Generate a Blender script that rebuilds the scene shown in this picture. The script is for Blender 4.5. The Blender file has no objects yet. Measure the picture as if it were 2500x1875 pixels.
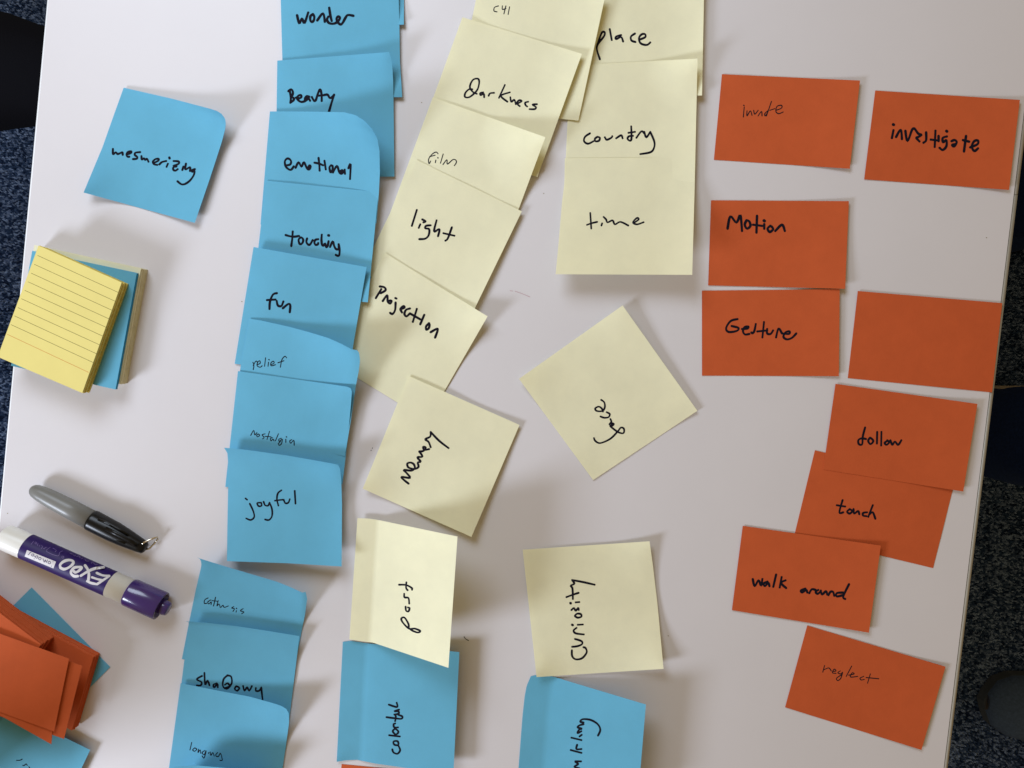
import bpy, bmesh, math, random
from mathutils import Vector, Matrix
random.seed(7)
SC = bpy.context.scene
COL = SC.collection

# ------------------------------------------------------------------ camera
TZ = 0.740                    # height of the table top above the carpet (m)
DIST = 0.519                  # phone above the table
FPX = 1947.0                  # focal length in photograph pixels (2500 wide)
TILT = math.radians(-1.25)
CAMP = Vector((0.0, 0.0113, TZ + DIST))
cam_d = bpy.data.cameras.new('camera'); cam_d.sensor_width = 36.0
cam_d.lens = 36.0 * FPX / 2500.0; cam_d.clip_start = 0.01; cam_d.clip_end = 50
cam = bpy.data.objects.new('camera', cam_d); COL.objects.link(cam)
cam.location = CAMP; cam.rotation_euler = (TILT, 0, 0)
SC.camera = cam
CT, ST = math.cos(TILT), math.sin(TILT)

def P(px, py, z=0.0):
    """point of the place at height z (mm above the table top) seen at a photograph pixel"""
    dx, dy, dz = (px - 1250.0) / FPX, (937.5 - py) / FPX, -1.0
    wy, wz = dy * CT - dz * ST, dy * ST + dz * CT
    k = (TZ + z * 0.001 - CAMP.z) / wz
    return Vector((CAMP.x + dx * k, CAMP.y + wy * k, TZ + z * 0.001))

# ------------------------------------------------------------------ world, lamps, exposure
w = bpy.data.worlds.new('World'); SC.world = w; w.use_nodes = True
bg = w.node_tree.nodes['Background']
bg.inputs[0].default_value = (1.0, 0.72, 0.36, 1); bg.inputs[1].default_value = 0.32

def area(name, loc, target, sx, sy, power, color):
    d = bpy.data.lights.new(name, 'AREA'); d.shape = 'RECTANGLE'; d.size = sx; d.size_y = sy
    d.energy = power; d.color = color
    o = bpy.data.objects.new(name, d); COL.objects.link(o); o.location = loc
    o.rotation_euler = (Vector(target) - Vector(loc)).to_track_quat('-Z', 'Y').to_euler()
    return o
area('window_light', (-0.95, -0.57, TZ + 0.53), (0.0, 0.0, TZ), 0.28, 0.28, 11.4, (0.75, 0.83, 0.98))
area('far_window_light', (-0.30, 0.56, TZ + 0.60), (-0.05, 0.05, TZ), 0.5, 0.35, 4.8, (0.74, 0.85, 1.0))
SC.view_settings.view_transform = 'Standard'
try: SC.view_settings.look = 'None'
except Exception: pass
SC.view_settings.exposure = 0.0; SC.view_settings.gamma = 1.0
SC.render.engine = 'CYCLES'

# ------------------------------------------------------------------ materials
def mat(name, color, rough=0.6, spec=0.4, metal=0.0, noise=None, bump=None, trans=0.0, coat=0.0, streak=None):
    m = bpy.data.materials.new(name); m.use_nodes = True
    nt = m.node_tree; N = nt.nodes; L = nt.links
    b = N['Principled BSDF']
    b.inputs['Base Color'].default_value = (*color, 1); b.inputs['Roughness'].default_value = rough
    b.inputs['Specular IOR Level'].default_value = spec; b.inputs['Metallic'].default_value = metal
    b.inputs['Coat Weight'].default_value = coat
    tc = N.new('ShaderNodeTexCoord')
    csock = None
    if noise:
        sc, amt = noise
        n1 = N.new('ShaderNodeTexNoise'); n1.inputs['Scale'].default_value = sc; n1.inputs['Detail'].default_value = 6
        n1.inputs['Roughness'].default_value = 0.65
        L.new(tc.outputs['Object'], n1.inputs['Vector'])
        mr = N.new('ShaderNodeMapRange'); mr.inputs['From Min'].default_value = 0.3; mr.inputs['From Max'].default_value = 0.7
        mr.inputs['To Min'].default_value = 1 - amt; mr.inputs['To Max'].default_value = 1 + amt
        L.new(n1.outputs['Fac'], mr.inputs['Value'])
        mx = N.new('ShaderNodeMix'); mx.data_type = 'RGBA'; mx.blend_type = 'MULTIPLY'; mx.inputs[0].default_value = 1
        mx.inputs[6].default_value = (*color, 1)
        L.new(mr.outputs['Result'], mx.inputs[7])
        csock = mx.outputs[2]; L.new(csock, b.inputs['Base Color'])
    if bump:
        n2 = N.new('ShaderNodeTexNoise'); n2.inputs['Scale'].default_value = bump[0]; n2.inputs['Detail'].default_value = 4
        L.new(tc.outputs['Object'], n2.inputs['Vector'])
        bp = N.new('ShaderNodeBump'); bp.inputs['Strength'].default_value = bump[1]; bp.inputs['Distance'].default_value = bump[2]
        L.new(n2.outputs['Fac'], bp.inputs['Height']); L.new(bp.outputs['Normal'], b.inputs['Normal'])
    if trans > 0:
        t = N.new('ShaderNodeBsdfTranslucent'); t.inputs['Color'].default_value = (*color, 1)
        if csock: L.new(csock, t.inputs['Color'])
        ms = N.new('ShaderNodeMixShader'); ms.inputs[0].default_value = trans
        out = N['Material Output']
        L.new(b.outputs[0], ms.inputs[1]); L.new(t.outputs[0], ms.inputs[2]); L.new(ms.outputs[0], out.inputs['Surface'])
    return m

def paper(name, c):
    return mat(name, c, rough=0.82, spec=0.22, noise=(38, 0.035), bump=(900, 0.25, 0.0002), trans=0.26)
M_BLUE = paper('blue_paper', (0.165, 0.52, 0.72))
M_CREAM = paper('pale_yellow_paper', (0.94, 0.915, 0.67))
M_ORANGE = mat('orange_card', (0.54, 0.100, 0.028), rough=0.8, spec=0.2, noise=(60, 0.05), bump=(1100, 0.3, 0.0002))
M_YELLOW = mat('yellow_paper', (0.77, 0.665, 0.23), rough=0.8, spec=0.2, noise=(30, 0.03), bump=(900, 0.2, 0.0002))
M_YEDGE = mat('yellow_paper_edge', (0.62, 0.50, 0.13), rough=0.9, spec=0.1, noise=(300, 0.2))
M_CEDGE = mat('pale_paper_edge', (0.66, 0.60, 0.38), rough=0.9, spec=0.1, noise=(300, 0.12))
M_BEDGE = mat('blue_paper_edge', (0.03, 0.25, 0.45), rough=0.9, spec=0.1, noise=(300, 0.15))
M_INK = mat('black_marker_ink', (0.006, 0.005, 0.012), rough=0.8, spec=0.12)
M_PEN = mat('black_pen_ink', (0.008, 0.008, 0.014), rough=0.8, spec=0.12)
M_RULE = mat('grey_rule_print', (0.20, 0.17, 0.05), rough=0.8, spec=0.2)
M_REDRULE = mat('red_rule_print', (0.62, 0.22, 0.04), rough=0.8, spec=0.2)
M_TABLE = mat('white_laminate', (0.66, 0.635, 0.65), rough=0.42, spec=0.35, noise=(9, 0.018), bump=(1400, 0.12, 0.0002))
M_BAND = mat('grey_edge_band', (0.36, 0.33, 0.27), rough=0.35, spec=0.5, noise=(60, 0.06))
M_BANDL = mat('lit_edge_band', (0.9, 0.92, 0.94), rough=0.3, spec=0.5)  # near-white colour stands in for light glinting on the left band
M_CORE = mat('dark_board_core', (0.05, 0.045, 0.04), rough=0.9)
M_STEEL = mat('beige_painted_steel', (0.30, 0.26, 0.21), rough=0.45, spec=0.5, noise=(40, 0.05))
M_BLACKCLOTH = mat('black_cloth', (0.004, 0.004, 0.006), rough=0.95, spec=0.1, bump=(600, 0.3, 0.0008))
M_NAVYCLOTH = mat('navy_denim', (0.008, 0.020, 0.07), rough=0.95, spec=0.15, noise=(300, 0.3), bump=(700, 0.4, 0.0008))
M_WHITEPL = mat('white_plastic', (0.84, 0.84, 0.80), rough=0.32, spec=0.5, noise=(60, 0.02))
M_PURPLE = mat('purple_plastic', (0.045, 0.02, 0.14), rough=0.22, spec=0.6, noise=(80, 0.08), coat=0.2)
M_PURLABEL = mat('purple_label', (0.020, 0.005, 0.10), rough=0.5, spec=0.3)
M_LABELWHITE = mat('white_print', (0.66, 0.64, 0.66), rough=0.45)
M_LILAC = mat('lilac_print', (0.20, 0.14, 0.38), rough=0.5)
M_GREYPL = mat('grey_plastic', (0.20, 0.20, 0.19), rough=0.36, spec=0.45, noise=(50, 0.05))
M_BLACKPL = mat('black_plastic', (0.003, 0.003, 0.003), rough=0.3, spec=0.3)
M_METAL = mat('bright_wire', (0.75, 0.70, 0.60), rough=0.18, metal=1.0)
M_SHOE = mat('grey_blue_canvas', (0.05, 0.078, 0.14), rough=0.9, spec=0.1, noise=(300, 0.25), bump=(800, 0.4, 0.0008))
M_TAN = mat('tan_suede', (0.085, 0.068, 0.058), rough=0.95, spec=0.1, noise=(120, 0.2))
M_SOLE = mat('pale_rubber', (0.045, 0.055, 0.07), rough=0.7, spec=0.3, noise=(90, 0.1))
M_PINK = mat('pink_pen_mark', (0.50, 0.33, 0.37), rough=0.6)

# carpet: one colour per tuft
def carpet_mat():
    m = bpy.data.materials.new('carpet_pile'); m.use_nodes = True
    nt = m.node_tree; N = nt.nodes; L = nt.links; b = N['Principled BSDF']
    b.inputs['Roughness'].default_value = 0.95; b.inputs['Specular IOR Level'].default_value = 0.1
    tc = N.new('ShaderNodeTexCoord'); mp = N.new('ShaderNodeMapping'); mp.inputs['Scale'].default_value = (300, 400, 1)
    L.new(tc.outputs['Object'], mp.inputs['Vector'])
    v = N.new('ShaderNodeTexVoronoi'); v.voronoi_dimensions = '2D'; v.inputs['Scale'].default_value = 1
    L.new(mp.outputs[0], v.inputs['Vector'])
    sx = N.new('ShaderNodeSeparateColor'); L.new(v.outputs['Color'], sx.inputs[0])
    n = N.new('ShaderNodeTexNoise'); n.inputs['Scale'].default_value = 55; n.inputs['Detail'].default_value = 3
    L.new(tc.outputs['Object'], n.inputs['Vector'])
    ad = N.new('ShaderNodeMath'); ad.operation = 'MULTIPLY_ADD'; ad.inputs[1].default_value = 0.75
    ml = N.new('ShaderNodeMath'); ml.operation = 'MULTIPLY'; ml.inputs[1].default_value = 0.45
    L.new(n.outputs['Fac'], ml.inputs[0]); L.new(sx.outputs[0], ad.inputs[0]); L.new(ml.outputs[0], ad.inputs[2])
    cr = N.new('ShaderNodeValToRGB'); e = cr.color_ramp
    e.elements[0].position = 0.25; e.elements[0].color = (0.006, 0.014, 0.042, 1)
    e.elements[1].position = 0.95; e.elements[1].color = (0.22, 0.30, 0.46, 1)
    k = e.elements.new(0.55); k.color = (0.030, 0.058, 0.125, 1)
    k = e.elements.new(0.78); k.color = (0.11, 0.155, 0.26, 1)
    L.new(ad.outputs[0], cr.inputs[0]); L.new(cr.outputs[0], b.inputs['Base Color'])
    return m
M_CARPET = carpet_mat()

# ------------------------------------------------------------------ object helpers
def tag(o, label=None, cat=None, group=None, kind=None):
    if label: o['label'] = label
    if cat: o['category'] = cat
    if group: o['group'] = group
    if kind: o['kind'] = kind
    return o

def mesh_obj(name, verts, faces, m, parent=None, smooth=False, origin=None):
    """one mesh object; world coordinates in, origin moved to the middle of the mesh (or given)"""
    vs = [Vector(v) for v in verts]
    if origin is None:
        lo = Vector([min(v[i] for v in vs) for i in range(3)]); hi = Vector([max(v[i] for v in vs) for i in range(3)])
        origin = (lo + hi) / 2; origin.z = lo.z
    origin = Vector(origin)
    me = bpy.data.meshes.new(name); me.from_pydata([v - origin for v in vs], [], faces); me.update()
    me.materials.append(m)
    if smooth:
        for p in me.polygons: p.use_smooth = True
    o = bpy.data.objects.new(name, me); COL.objects.link(o)
    if parent is not None:
        o.parent = parent; o.location = origin - world_loc(parent)
    else:
        o.location = origin
    return o

def world_loc(o):
    l = o.location.copy()
    while o.parent: o = o.parent; l += o.location
    return l

def empty(name, loc, label, cat, group=None):
    o = bpy.data.objects.new(name, None); o.empty_display_size = 0.02; COL.objects.link(o); o.location = loc
    return tag(o, label, cat, group)

def resample(pts, n):
    L = [0]
    for a, b in zip(pts, pts[1:]): L.append(L[-1] + math.hypot(b[0] - a[0], b[1] - a[1]))
    out = []; T = L[-1]; j = 0
    for i in range(n):
        t = T * i / (n - 1)
        while j < len(L) - 2 and L[j + 1] < t: j += 1
        f = (t - L[j]) / max(1e-9, L[j + 1] - L[j])
        out.append((pts[j][0] + (pts[j + 1][0] - pts[j][0]) * f, pts[j][1] + (pts[j + 1][1] - pts[j][1]) * f))
    return out

def catmull(pts, step=4):
    if len(pts) < 3: return pts
    out = []
    q = [pts[0]] + list(pts) + [pts[-1]]
    for i in range(1, len(q) - 2):
        p0, p1, p2, p3 = q[i - 1], q[i], q[i + 1], q[i + 2]
        for s in range(step):
            t = s / step
            out.append(tuple(0.5 * ((2 * p1[k]) + (-p0[k] + p2[k]) * t + (2 * p0[k] - 5 * p1[k] + 4 * p2[k] - p3[k]) * t * t
                       + (-p0[k] + 3 * p1[k] - 3 * p2[k] + p3[k]) * t ** 3) for k in range(2)))
    out.append(pts[-1])
    return out

# ---- handwriting: every stroke a flat ribbon of ink lying on the sheet below it
def ink(strokes, width, surf, m, parent, name='handwriting', lift=0.06):
    V, F = [], []
    for si, st in enumerate(strokes):
        wd = width * (1.12 if name == 'handwriting' and width > 3 else (0.9 if width < 3 else 1))
        if len(st) == 2 and math.hypot(st[0][0] - st[1][0], st[0][1] - st[1][1]) < 2: wd *= 1.25
        pts = catmull(st, 5)
        # drop doubles
        q = [pts[0]]
        for p in pts[1:]:
            if math.hypot(p[0] - q[-1][0], p[1] - q[-1][1]) > 0.35: q.append(p)
        if len(q) < 2: q.append((q[0][0] + 0.5, q[0][1] + 0.2))
        n = len(q); rng = random.Random(si * 31 + n)
        base = len(V)
        ph = rng.random() * 6
        for i, p in enumerate(q):
            a = q[max(0, i - 1)]; b = q[min(n - 1, i + 1)]
            tx, ty = b[0] - a[0], b[1] - a[1]; l = math.hypot(tx, ty) or 1
            nx, ny = -ty / l, tx / l
            r = wd / 2 * (1 + 0.10 * math.sin(i * 0.5 + ph))
            h = lift + si * 0.003 + i * 0.0004
            V.append(surf(p[0] + nx * r, p[1] + ny * r, h)); V.append(surf(p[0] - nx * r, p[1] - ny * r, h))
        for i in range(n - 1):
            k = base + 2 * i; F.append((k, k + 2, k + 3, k + 1))
        for end, a, b in ((0, q[1], q[0]), (n - 1, q[-2], q[-1])):
            ang = math.atan2(b[1] - a[1], b[0] - a[0]); r = wd / 2
            h = lift + si * 0.003 + end * 0.0004 + 0.0002
            c0 = len(V)
            for s in range(9):
                t = ang - math.pi / 2 + math.pi * s / 8
                V.append(surf(b[0] + math.cos(t) * r, b[1] + math.sin(t) * r, h))
            F.append(tuple(range(c0 + 8, c0 - 1, -1)))
    # face up
    o = mesh_obj(name, V, F, m, parent)
    bm = bmesh.new(); bm.from_mesh(o.data)
    for f in bm.faces:
        if f.normal.z < 0: f.normal_flip()
    bm.to_mesh(o.data); bm.free()
    return o

def crop(x0, y0, s, strokes):
    return [[(x0 + p[0] / s, y0 + p[1] / s) for p in st] for st in strokes]

# ---- a sheet of paper: outline in the photograph, real height above the table in mm
class Sheet:
    def __init__(self, c, z0=0.15, tilt=0.0, lifts=(), top=None, right=None, bottom=None, left=None, n=30):
        self.c = c; self.n = n; self.z0 = z0; self.tilt = tilt; self.lifts = lifts
        q = random.Random(int(c[0][0] * 7 + c[0][1] * 3)); self.wob = (q.random() * 6, q.random() * 6, q.random() * 6)
        TL, TR, BR, BL = c
        m = n + 1
        self.E = [resample(top or [TL, TR], m), resample(right or [TR, BR], m),
                  resample(bottom or [BL, BR], m), resample(left or [TL, BL], m)]
        g = self.g = [[None] * m for _ in range(m)]
        T, R, B, Lf = self.E
        TL, TR, BR, BL = T[0], T[-1], B[-1], B[0]
        for j in range(m):
            for i in range(m):
                u, v = i / n, j / n
                g[j][i] = tuple((1 - v) * T[i][k] + v * B[i][k] + (1 - u) * Lf[j][k] + u * R[j][k]
                          - ((1 - u) * (1 - v) * TL[k] + u * (1 - v) * TR[k] + (1 - u) * v * BL[k] + u * v * BR[k]) for k in range(2))
    def h(self, u, v):
        z = self.z0 + self.tilt * (1 - v)
        for l in self.lifts:
            k = l[0]
            if k == 'c':                     # corner u0,v0,H,radius,power
                _, cu, cv, H, r, p = l
                d = math.hypot(u - cu, v - cv); t = max(0.0, 1 - d / r); z += H * t ** p
            elif k == 'e':                   # edge 'l','r','t','b',H,width,power
                _, s, H, r, p = l
                d = {'l': u, 'r': 1 - u, 't': v, 'b': 1 - v}[s]; t = max(0.0, 1 - d / r); z += H * t ** p
            elif k == 'er':                  # edge lift stronger towards one end: s,H,r,p,dir(0/1)
                _, s, H, r, p, q = l
                d = {'l': u, 'r': 1 - u, 't': v, 'b': 1 - v}[s]; o = v if s in 'lr' else u
                if q == 0: o = 1 - o
                t = max(0.0, 1 - d / r); z += H * t ** p * (0.15 + 0.85 * o)
            elif k == 'ld':                  # left edge hangs a little lower than the rest
                z += l[1] * (1 - max(0.0, 1 - u / l[2]) ** 2)
            elif k == 'w':                   # soft waviness
                _, H, fu, fv, ph = l
                z += H * (0.5 + 0.5 * math.sin(fu * u + fv * v + ph))
        if self.wob:
            a, b, c = self.wob
            z += 0.16 * (1 + math.sin(5.1 * u + 2.3 * v + a)) * (1 + math.sin(3.7 * v - 2.9 * u + b)) * 0.5 + 0.05 * math.sin(11 * u + 9 * v + c)
        return z
    def uv(self, px, py):
        TL, TR, BR, BL = self.g[0][0], self.g[0][-1], self.g[-1][-1], self.g[-1][0]
        u = v = 0.5
        for _ in range(12):
            x = (1 - u) * (1 - v) * TL[0] + u * (1 - v) * TR[0] + (1 - u) * v * BL[0] + u * v * BR[0] - px
            y = (1 - u) * (1 - v) * TL[1] + u * (1 - v) * TR[1] + (1 - u) * v * BL[1] + u * v * BR[1] - py
            xu = (1 - v) * (TR[0] - TL[0]) + v * (BR[0] - BL[0]); xv = (1 - u) * (BL[0] - TL[0]) + u * (BR[0] - TR[0])
            yu = (1 - v) * (TR[1] - TL[1]) + v * (BR[1] - BL[1]); yv = (1 - u) * (BL[1] - TL[1]) + u * (BR[1] - TR[1])
            D = xu * yv - xv * yu
            u -= (x * yv - y * xv) / D; v -= (y * xu - x * yu) / D
        # refine on the real grid (edges may be curved)
        n = self.n
        for _ in range(4):
            uu = min(max(u, 0), 0.9999); vv = min(max(v, 0), 0.9999)
            i, j = int(uu * n), int(vv * n); fu, fv = uu * n - i, vv * n - j
            g = self.g; a, b, c, d = g[j][i], g[j][i + 1], g[j + 1][i + 1], g[j + 1][i]
            cx = (1 - fu) * (1 - fv) * a[0] + fu * (1 - fv) * b[0] + fu * fv * c[0] + (1 - fu) * fv * d[0]
            cy = (1 - fu) * (1 - fv) * a[1] + fu * (1 - fv) * b[1] + fu * fv * c[1] + (1 - fu) * fv * d[1]
            xu, xv, yu, yv = (b[0] - a[0]) * n, (d[0] - a[0]) * n, (b[1] - a[1]) * n, (d[1] - a[1]) * n
            D = xu * yv - xv * yu
            ex, ey = px - cx, py - cy
            u = min(max(uu + (ex * yv - ey * xv) / D, -0.05), 1.05); v = min(max(vv + (ey * xu - ex * yu) / D, -0.05), 1.05)
        return u, v
    def surf(self, px, py, extra):
        u, v = self.uv(px, py)
        return P(px, py, self.h(u, v) + 0.1 + extra)
    def build(self, name, m, label, cat, group=None, thick=0.1):
        n = self.n; V = []; F = []
        for j in range(n + 1):
            for i in range(n + 1):
                p = self.g[j][i]; V.append(P(p[0], p[1], self.h(i / n, j / n) + thick))
        K = len(V)
        V += [Vector((v.x, v.y, v.z - thick * 0.001)) for v in V]
        q = n + 1
        for j in range(n):
            for i in range(n):
                a = j * q + i
                F.append((a + q, a + q + 1, a + 1, a)); F.append((K + a, K + a + 1, K + a + q + 1, K + a + q))
        def side(a, b):
            k = len(V); V.extend([V[a], V[b], V[K + b], V[K + a]]); F.append((k, k + 1, k + 2, k + 3))
        for i in range(n):
            side(i, i + 1); side(n * q + i + 1, n * q + i); side(i * q + q, i * q); side(i * q + n, i * q + q + n)
        o = mesh_obj(name, V, F, m)
        for p in o.data.polygons[:2 * n * n]: p.use_smooth = True
        tag(o, label, cat, group)
        return o

def prism(name, quad, z0, z1, m, parent=None, zt=None):
    """upright block whose top face shows at the given pixels"""
    top = [P(x, y, z1) for x, y in quad]
    bot = [Vector((v.x, v.y, TZ + z0 * 0.001)) for v in top]
    V = top + bot; k = len(quad)
    F = [tuple(range(k - 1, -1, -1)), tuple(range(k, 2 * k))] + [(i, (i + 1) % k, k + (i + 1) % k, k + i) for i in range(k)]
    o = mesh_obj(name, V, F, m, parent)
    fix_normals(o)
    return o

def fix_normals(o):
    bm = bmesh.new(); bm.from_mesh(o.data); bmesh.ops.recalc_face_normals(bm, faces=bm.faces[:]); bm.to_mesh(o.data); bm.free()

# ================================================================== THE SETTING
# carpet sheet
V = [(-12, -12, 0), (12, -12, 0), (12, 12, 0), (-12, 12, 0)]
fl = mesh_obj('floor', V, [(0, 1, 2, 3)], M_CARPET, origin=(0, 0, 0)); tag(fl, kind='structure')
# loops of the pile near the table edges, where the photo shows them
V, F = [], []
rg = random.Random(3)
def tufts(x0, x1, y0, y1):
    sx, sy = 0.0038, 0.0026
    y = y0; r = 0
    while y < y1:
        x = x0 + (r % 2) * sx / 2
        while x < x1:
            cx, cy = x + rg.uniform(-.0009, .0009), y + rg.uniform(-.0006, .0006)
            a, b, hh = sx * rg.uniform(.42, .6), sy * rg.uniform(.42, .62), rg.uniform(.0022, .0046)
            k = len(V); rot = rg.uniform(-.5, .5); c, s = math.cos(rot), math.sin(rot)
            for (ux, uy) in ((-1, -.5), (0, -1), (1, -.5), (1, .5), (0, 1), (-1, .5)):
                dx, dy = ux * a, uy * b
                V.append((cx + dx * c - dy * s, cy + dx * s + dy * c, 0.0006))
            V.append((cx - a * .35, cy, hh)); V.append((cx + a * .35, cy, hh))
            F.extend([(k, k + 1, k + 6), (k + 1, k + 7, k + 6), (k + 1, k + 2, k + 7), (k + 2, k + 3, k + 7),
                      (k + 3, k + 4, k + 7), (k + 4, k + 6, k + 7), (k + 4, k + 5, k + 6), (k + 5, k, k + 6)])
            x += sx
        y += sy; r += 1
tufts(-1.02, -0.60, -0.35, 0.72); tufts(0.58, 1.0, -0.72, 0.55)
cp = mesh_obj('carpet_pile', V, F, M_CARPET, smooth=True, origin=(0, 0, 0)); tag(cp, 'dark blue and grey flecked loop carpet beside the table', 'carpet', kind='stuff')

# ------------------------------------------------------------------ table
def line_at(p, q, y):
    t = (y - p.y) / (q.y - p.y); return p.x + (q.x - p.x) * t
LA, LB = P(119, 0), P(12, 1150)
RA, RB = P(2499, 280), P(2304, 1875)
YT, YB = 0.62, -0.60
table = empty('table', (0, 0, 0), 'white laminate table covered with sticky notes and orange cards', 'table')
def quad_y(z, inset=0.0):
    return [Vector((line_at(LA, LB, YT) + inset, YT, z)), Vector((line_at(RA, RB, YT) - inset, YT, z)),
            Vector((line_at(RA, RB, YB) - inset, YB, z)), Vector((line_at(LA, LB, YB) + inset, YB, z))]
top = quad_y(TZ); bot = quad_y(TZ - 0.025)
o = mesh_obj('tabletop', top + bot, [(3, 2, 1, 0), (4, 5, 6, 7), (0, 1, 5, 4), (1, 2, 6, 5), (2, 3, 7, 6), (3, 0, 4, 7)], M_TABLE, table, origin=(0, 0, TZ))
fix_normals(o)
def band(name, A, B, side, width, y0, y1, m, gap):
    dirn = Vector((1, 0, 0)) * side
    prof = []
    for i in range(9):
        t = math.pi * i / 8
        prof.append((gap + width * math.sin(t) ** 0.55, -0.0002 - 0.0246 * (1 - math.cos(t)) / 2))
    prof = [(gap, -0.0002)] + prof[1:-1] + [(gap, -0.0248)]
    # flat top shoulder
    prof[1] = (gap + width * 0.72, -0.0005)
    V = []; F = []
    ys = [y0, y1]
    for y in ys:
        x = line_at(A, B, y)
        for (a, z) in prof: V.append((x + side * a, y, TZ + z))
    k = len(prof)
    for i in range(k - 1): F.append((i, i + 1, k + i + 1, k + i))
    F.append((k - 1, 0, k, 2 * k - 1)); F.append(tuple(range(k))); F.append(tuple(range(2 * k - 1, k - 1, -1)))
    o = mesh_obj(name, V, F, m, table, smooth=True)
    fix_normals(o)
    return o
yseam = P(2485, 475).y
band('edge_band', RA, RB, 1, 0.0030, YB, yseam - 0.0002, M_BAND, 0.0007)
band('edge_band', RA, RB, 1, 0.0030, yseam + 0.0002, YT, M_BAND, 0.0007)
band('edge_band', LA, LB, -1, 0.0016, YB, YT, M_BANDL, 0.0)
# T-shaped steel bases
def box(name, lo, hi, m, parent, bev=0.0):
    bm = bmesh.new(); bmesh.ops.create_cube(bm, size=1)
    for v in bm.verts:
        v.co = Vector(((v.co.x + .5) * (hi[0] - lo[0]), (v.co.y + .5) * (hi[1] - lo[1]), (v.co.z + .5) * (hi[2] - lo[2])))
    if bev: bmesh.ops.bevel(bm, geom=bm.edges[:], offset=bev, segments=2, affect='EDGES')
    me = bpy.data.meshes.new(name); bm.to_mesh(me); bm.free(); me.materials.append(m)
    o = bpy.data.objects.new(name, me); COL.objects.link(o)
    if parent: o.parent = parent; o.location = Vector(lo) - world_loc(parent)
    else: o.location = lo
    return o
for cy in (P(2430, 1008, -700).y, 0.44):
    box('foot', (-0.30, cy - 0.041, 0.001), (0.80, cy + 0.041, 0.045), M_STEEL, table, 0.006)
    box('leg', (0.12, cy - 0.03, 0.0455), (0.20, cy + 0.03, TZ - 0.0255), M_STEEL, table, 0.004)
# pen marks left on the laminate
flat = lambda x, y, e: P(x, y, 0.03 + e)
ink(crop(850, 350, 4.148, [[(1690, 1497), (1760, 1522), (1840, 1555)], [(1640, 1492), (1668, 1496)]]), 1.5, flat, M_PINK, table, 'pen_mark', 0.02)
ink(crop(800, 1240, 2.6126, [[(870, 822), (880, 835), (898, 846)]]), 2.2, flat, M_PEN, table, 'pen_mark', 0.02)
ink(crop(870, 900, 3.858, [[(152, 746), (150, 752)], [(140, 768), (138, 772)]]), 1.5, flat, M_PEN, table, 'pen_mark', 0.02)
for sp in ((590, 736), (1327, 472), (1631, 1552), (1029, 250), (18, 1253), (2408, 580)):
    ink([[sp, (sp[0] + 1, sp[1] + .6)]], 1.6, flat, M_RULE, table, 'dirt_speck', 0.02)

# ================================================================== STICKY NOTES
BG = 'blue sticky notes on the table'; CG = 'pale yellow sticky notes on the table'; OG = 'orange cards on the table'
A42 = 4.1475
def note(c, m, label, cat, group, z0=0.15, tilt=0.0, lifts=(), word=None, n=30, **kw):
    s = Sheet(c, z0, tilt, lifts, n=n, **kw)
    o = s.build('sticky_note' if cat == 'sticky note' else 'index_card', m, label, cat, group, 0.1 if cat == 'sticky note' else 0.2)
    if word:
        x0, y0, sc, wd, st = word
        ink(crop(x0, y0, sc, st), wd, s.surf, M_INK if wd > 3 else M_PEN, o, lift=0.04 if cat == 'sticky note' else 0.14)
    return o
SN = 'sticky note'

# ---- blue column, each lower note lying over the one above
TL_ = 1.2; B0 = 0.9
note([(690, -190), (987, -195), (986, 60), (695, 62)], M_BLUE, 'blue sticky note at the very top edge, tucked behind the one reading wonder', SN, BG, z0=0.5, tilt=0.2, lifts=[('c', 1, 1, 3, .4, 2)])
note([(684, -50), (972, -52), (982, 237), (692, 240)], M_BLUE, 'blue sticky note reading "wonder"', SN, BG, z0=B0 - .1, tilt=TL_,
     lifts=[('ld', 1.2, .25), ('c', 1, 1, .8, .4, 2)], right=[(972, -52), (975, 60), (976.5, 150), (982, 237)],
     word=(680, 20, 11.06, 5.6, [
     [(500, 190), (560, 410), (630, 280), (700, 395), (800, 120)],
     [(925, 160), (860, 220), (860, 330), (900, 370), (950, 330), (965, 230), (925, 160)],
     [(1045, 330), (1200, 140), (1250, 365)], [(1368, -10), (1400, 200), (1435, 340)],
     [(1345, 230), (1310, 300), (1350, 390), (1450, 420), (1560, 390), (1650, 290), (1650, 240), (1600, 230), (1565, 290), (1600, 380), (1680, 440), (1740, 380), (1800, 270), (1870, 185), (2020, 205)]]))
note([(677, 148), (950, 127), (963, 431), (673, 434)], M_BLUE, 'blue sticky note reading "Beauty"', SN, BG, z0=B0, tilt=TL_,
     lifts=[('c', 1, 0, 7, .5, 2), ('er', 't', 4, .35, 2, 1), ('ld', 1.2, .25)],
     right=[(950, 127), (957, 152), (960, 200), (961.5, 300), (963, 431)],
     word=(680, 200, 11.06, 5.2, [
     [(305, 260), (330, 430), (325, 555)], [(265, 250), (340, 205), (385, 260), (380, 340), (350, 400), (410, 440), (400, 500), (320, 560)],
     [(470, 425), (560, 440), (615, 410), (600, 360), (540, 370), (500, 430), (540, 500), (620, 540), (720, 510), (780, 440)],
     [(830, 400), (760, 390), (710, 450), (730, 500), (810, 450), (850, 505)],
     [(900, 410), (960, 510), (1010, 480), (1060, 320), (1120, 205), (1160, 330), (1165, 510)],
     [(1090, 370), (1200, 360), (1320, 345), (1380, 430), (1440, 415), (1500, 350)], [(1500, 345), (1420, 600), (1360, 810)]]))
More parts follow.
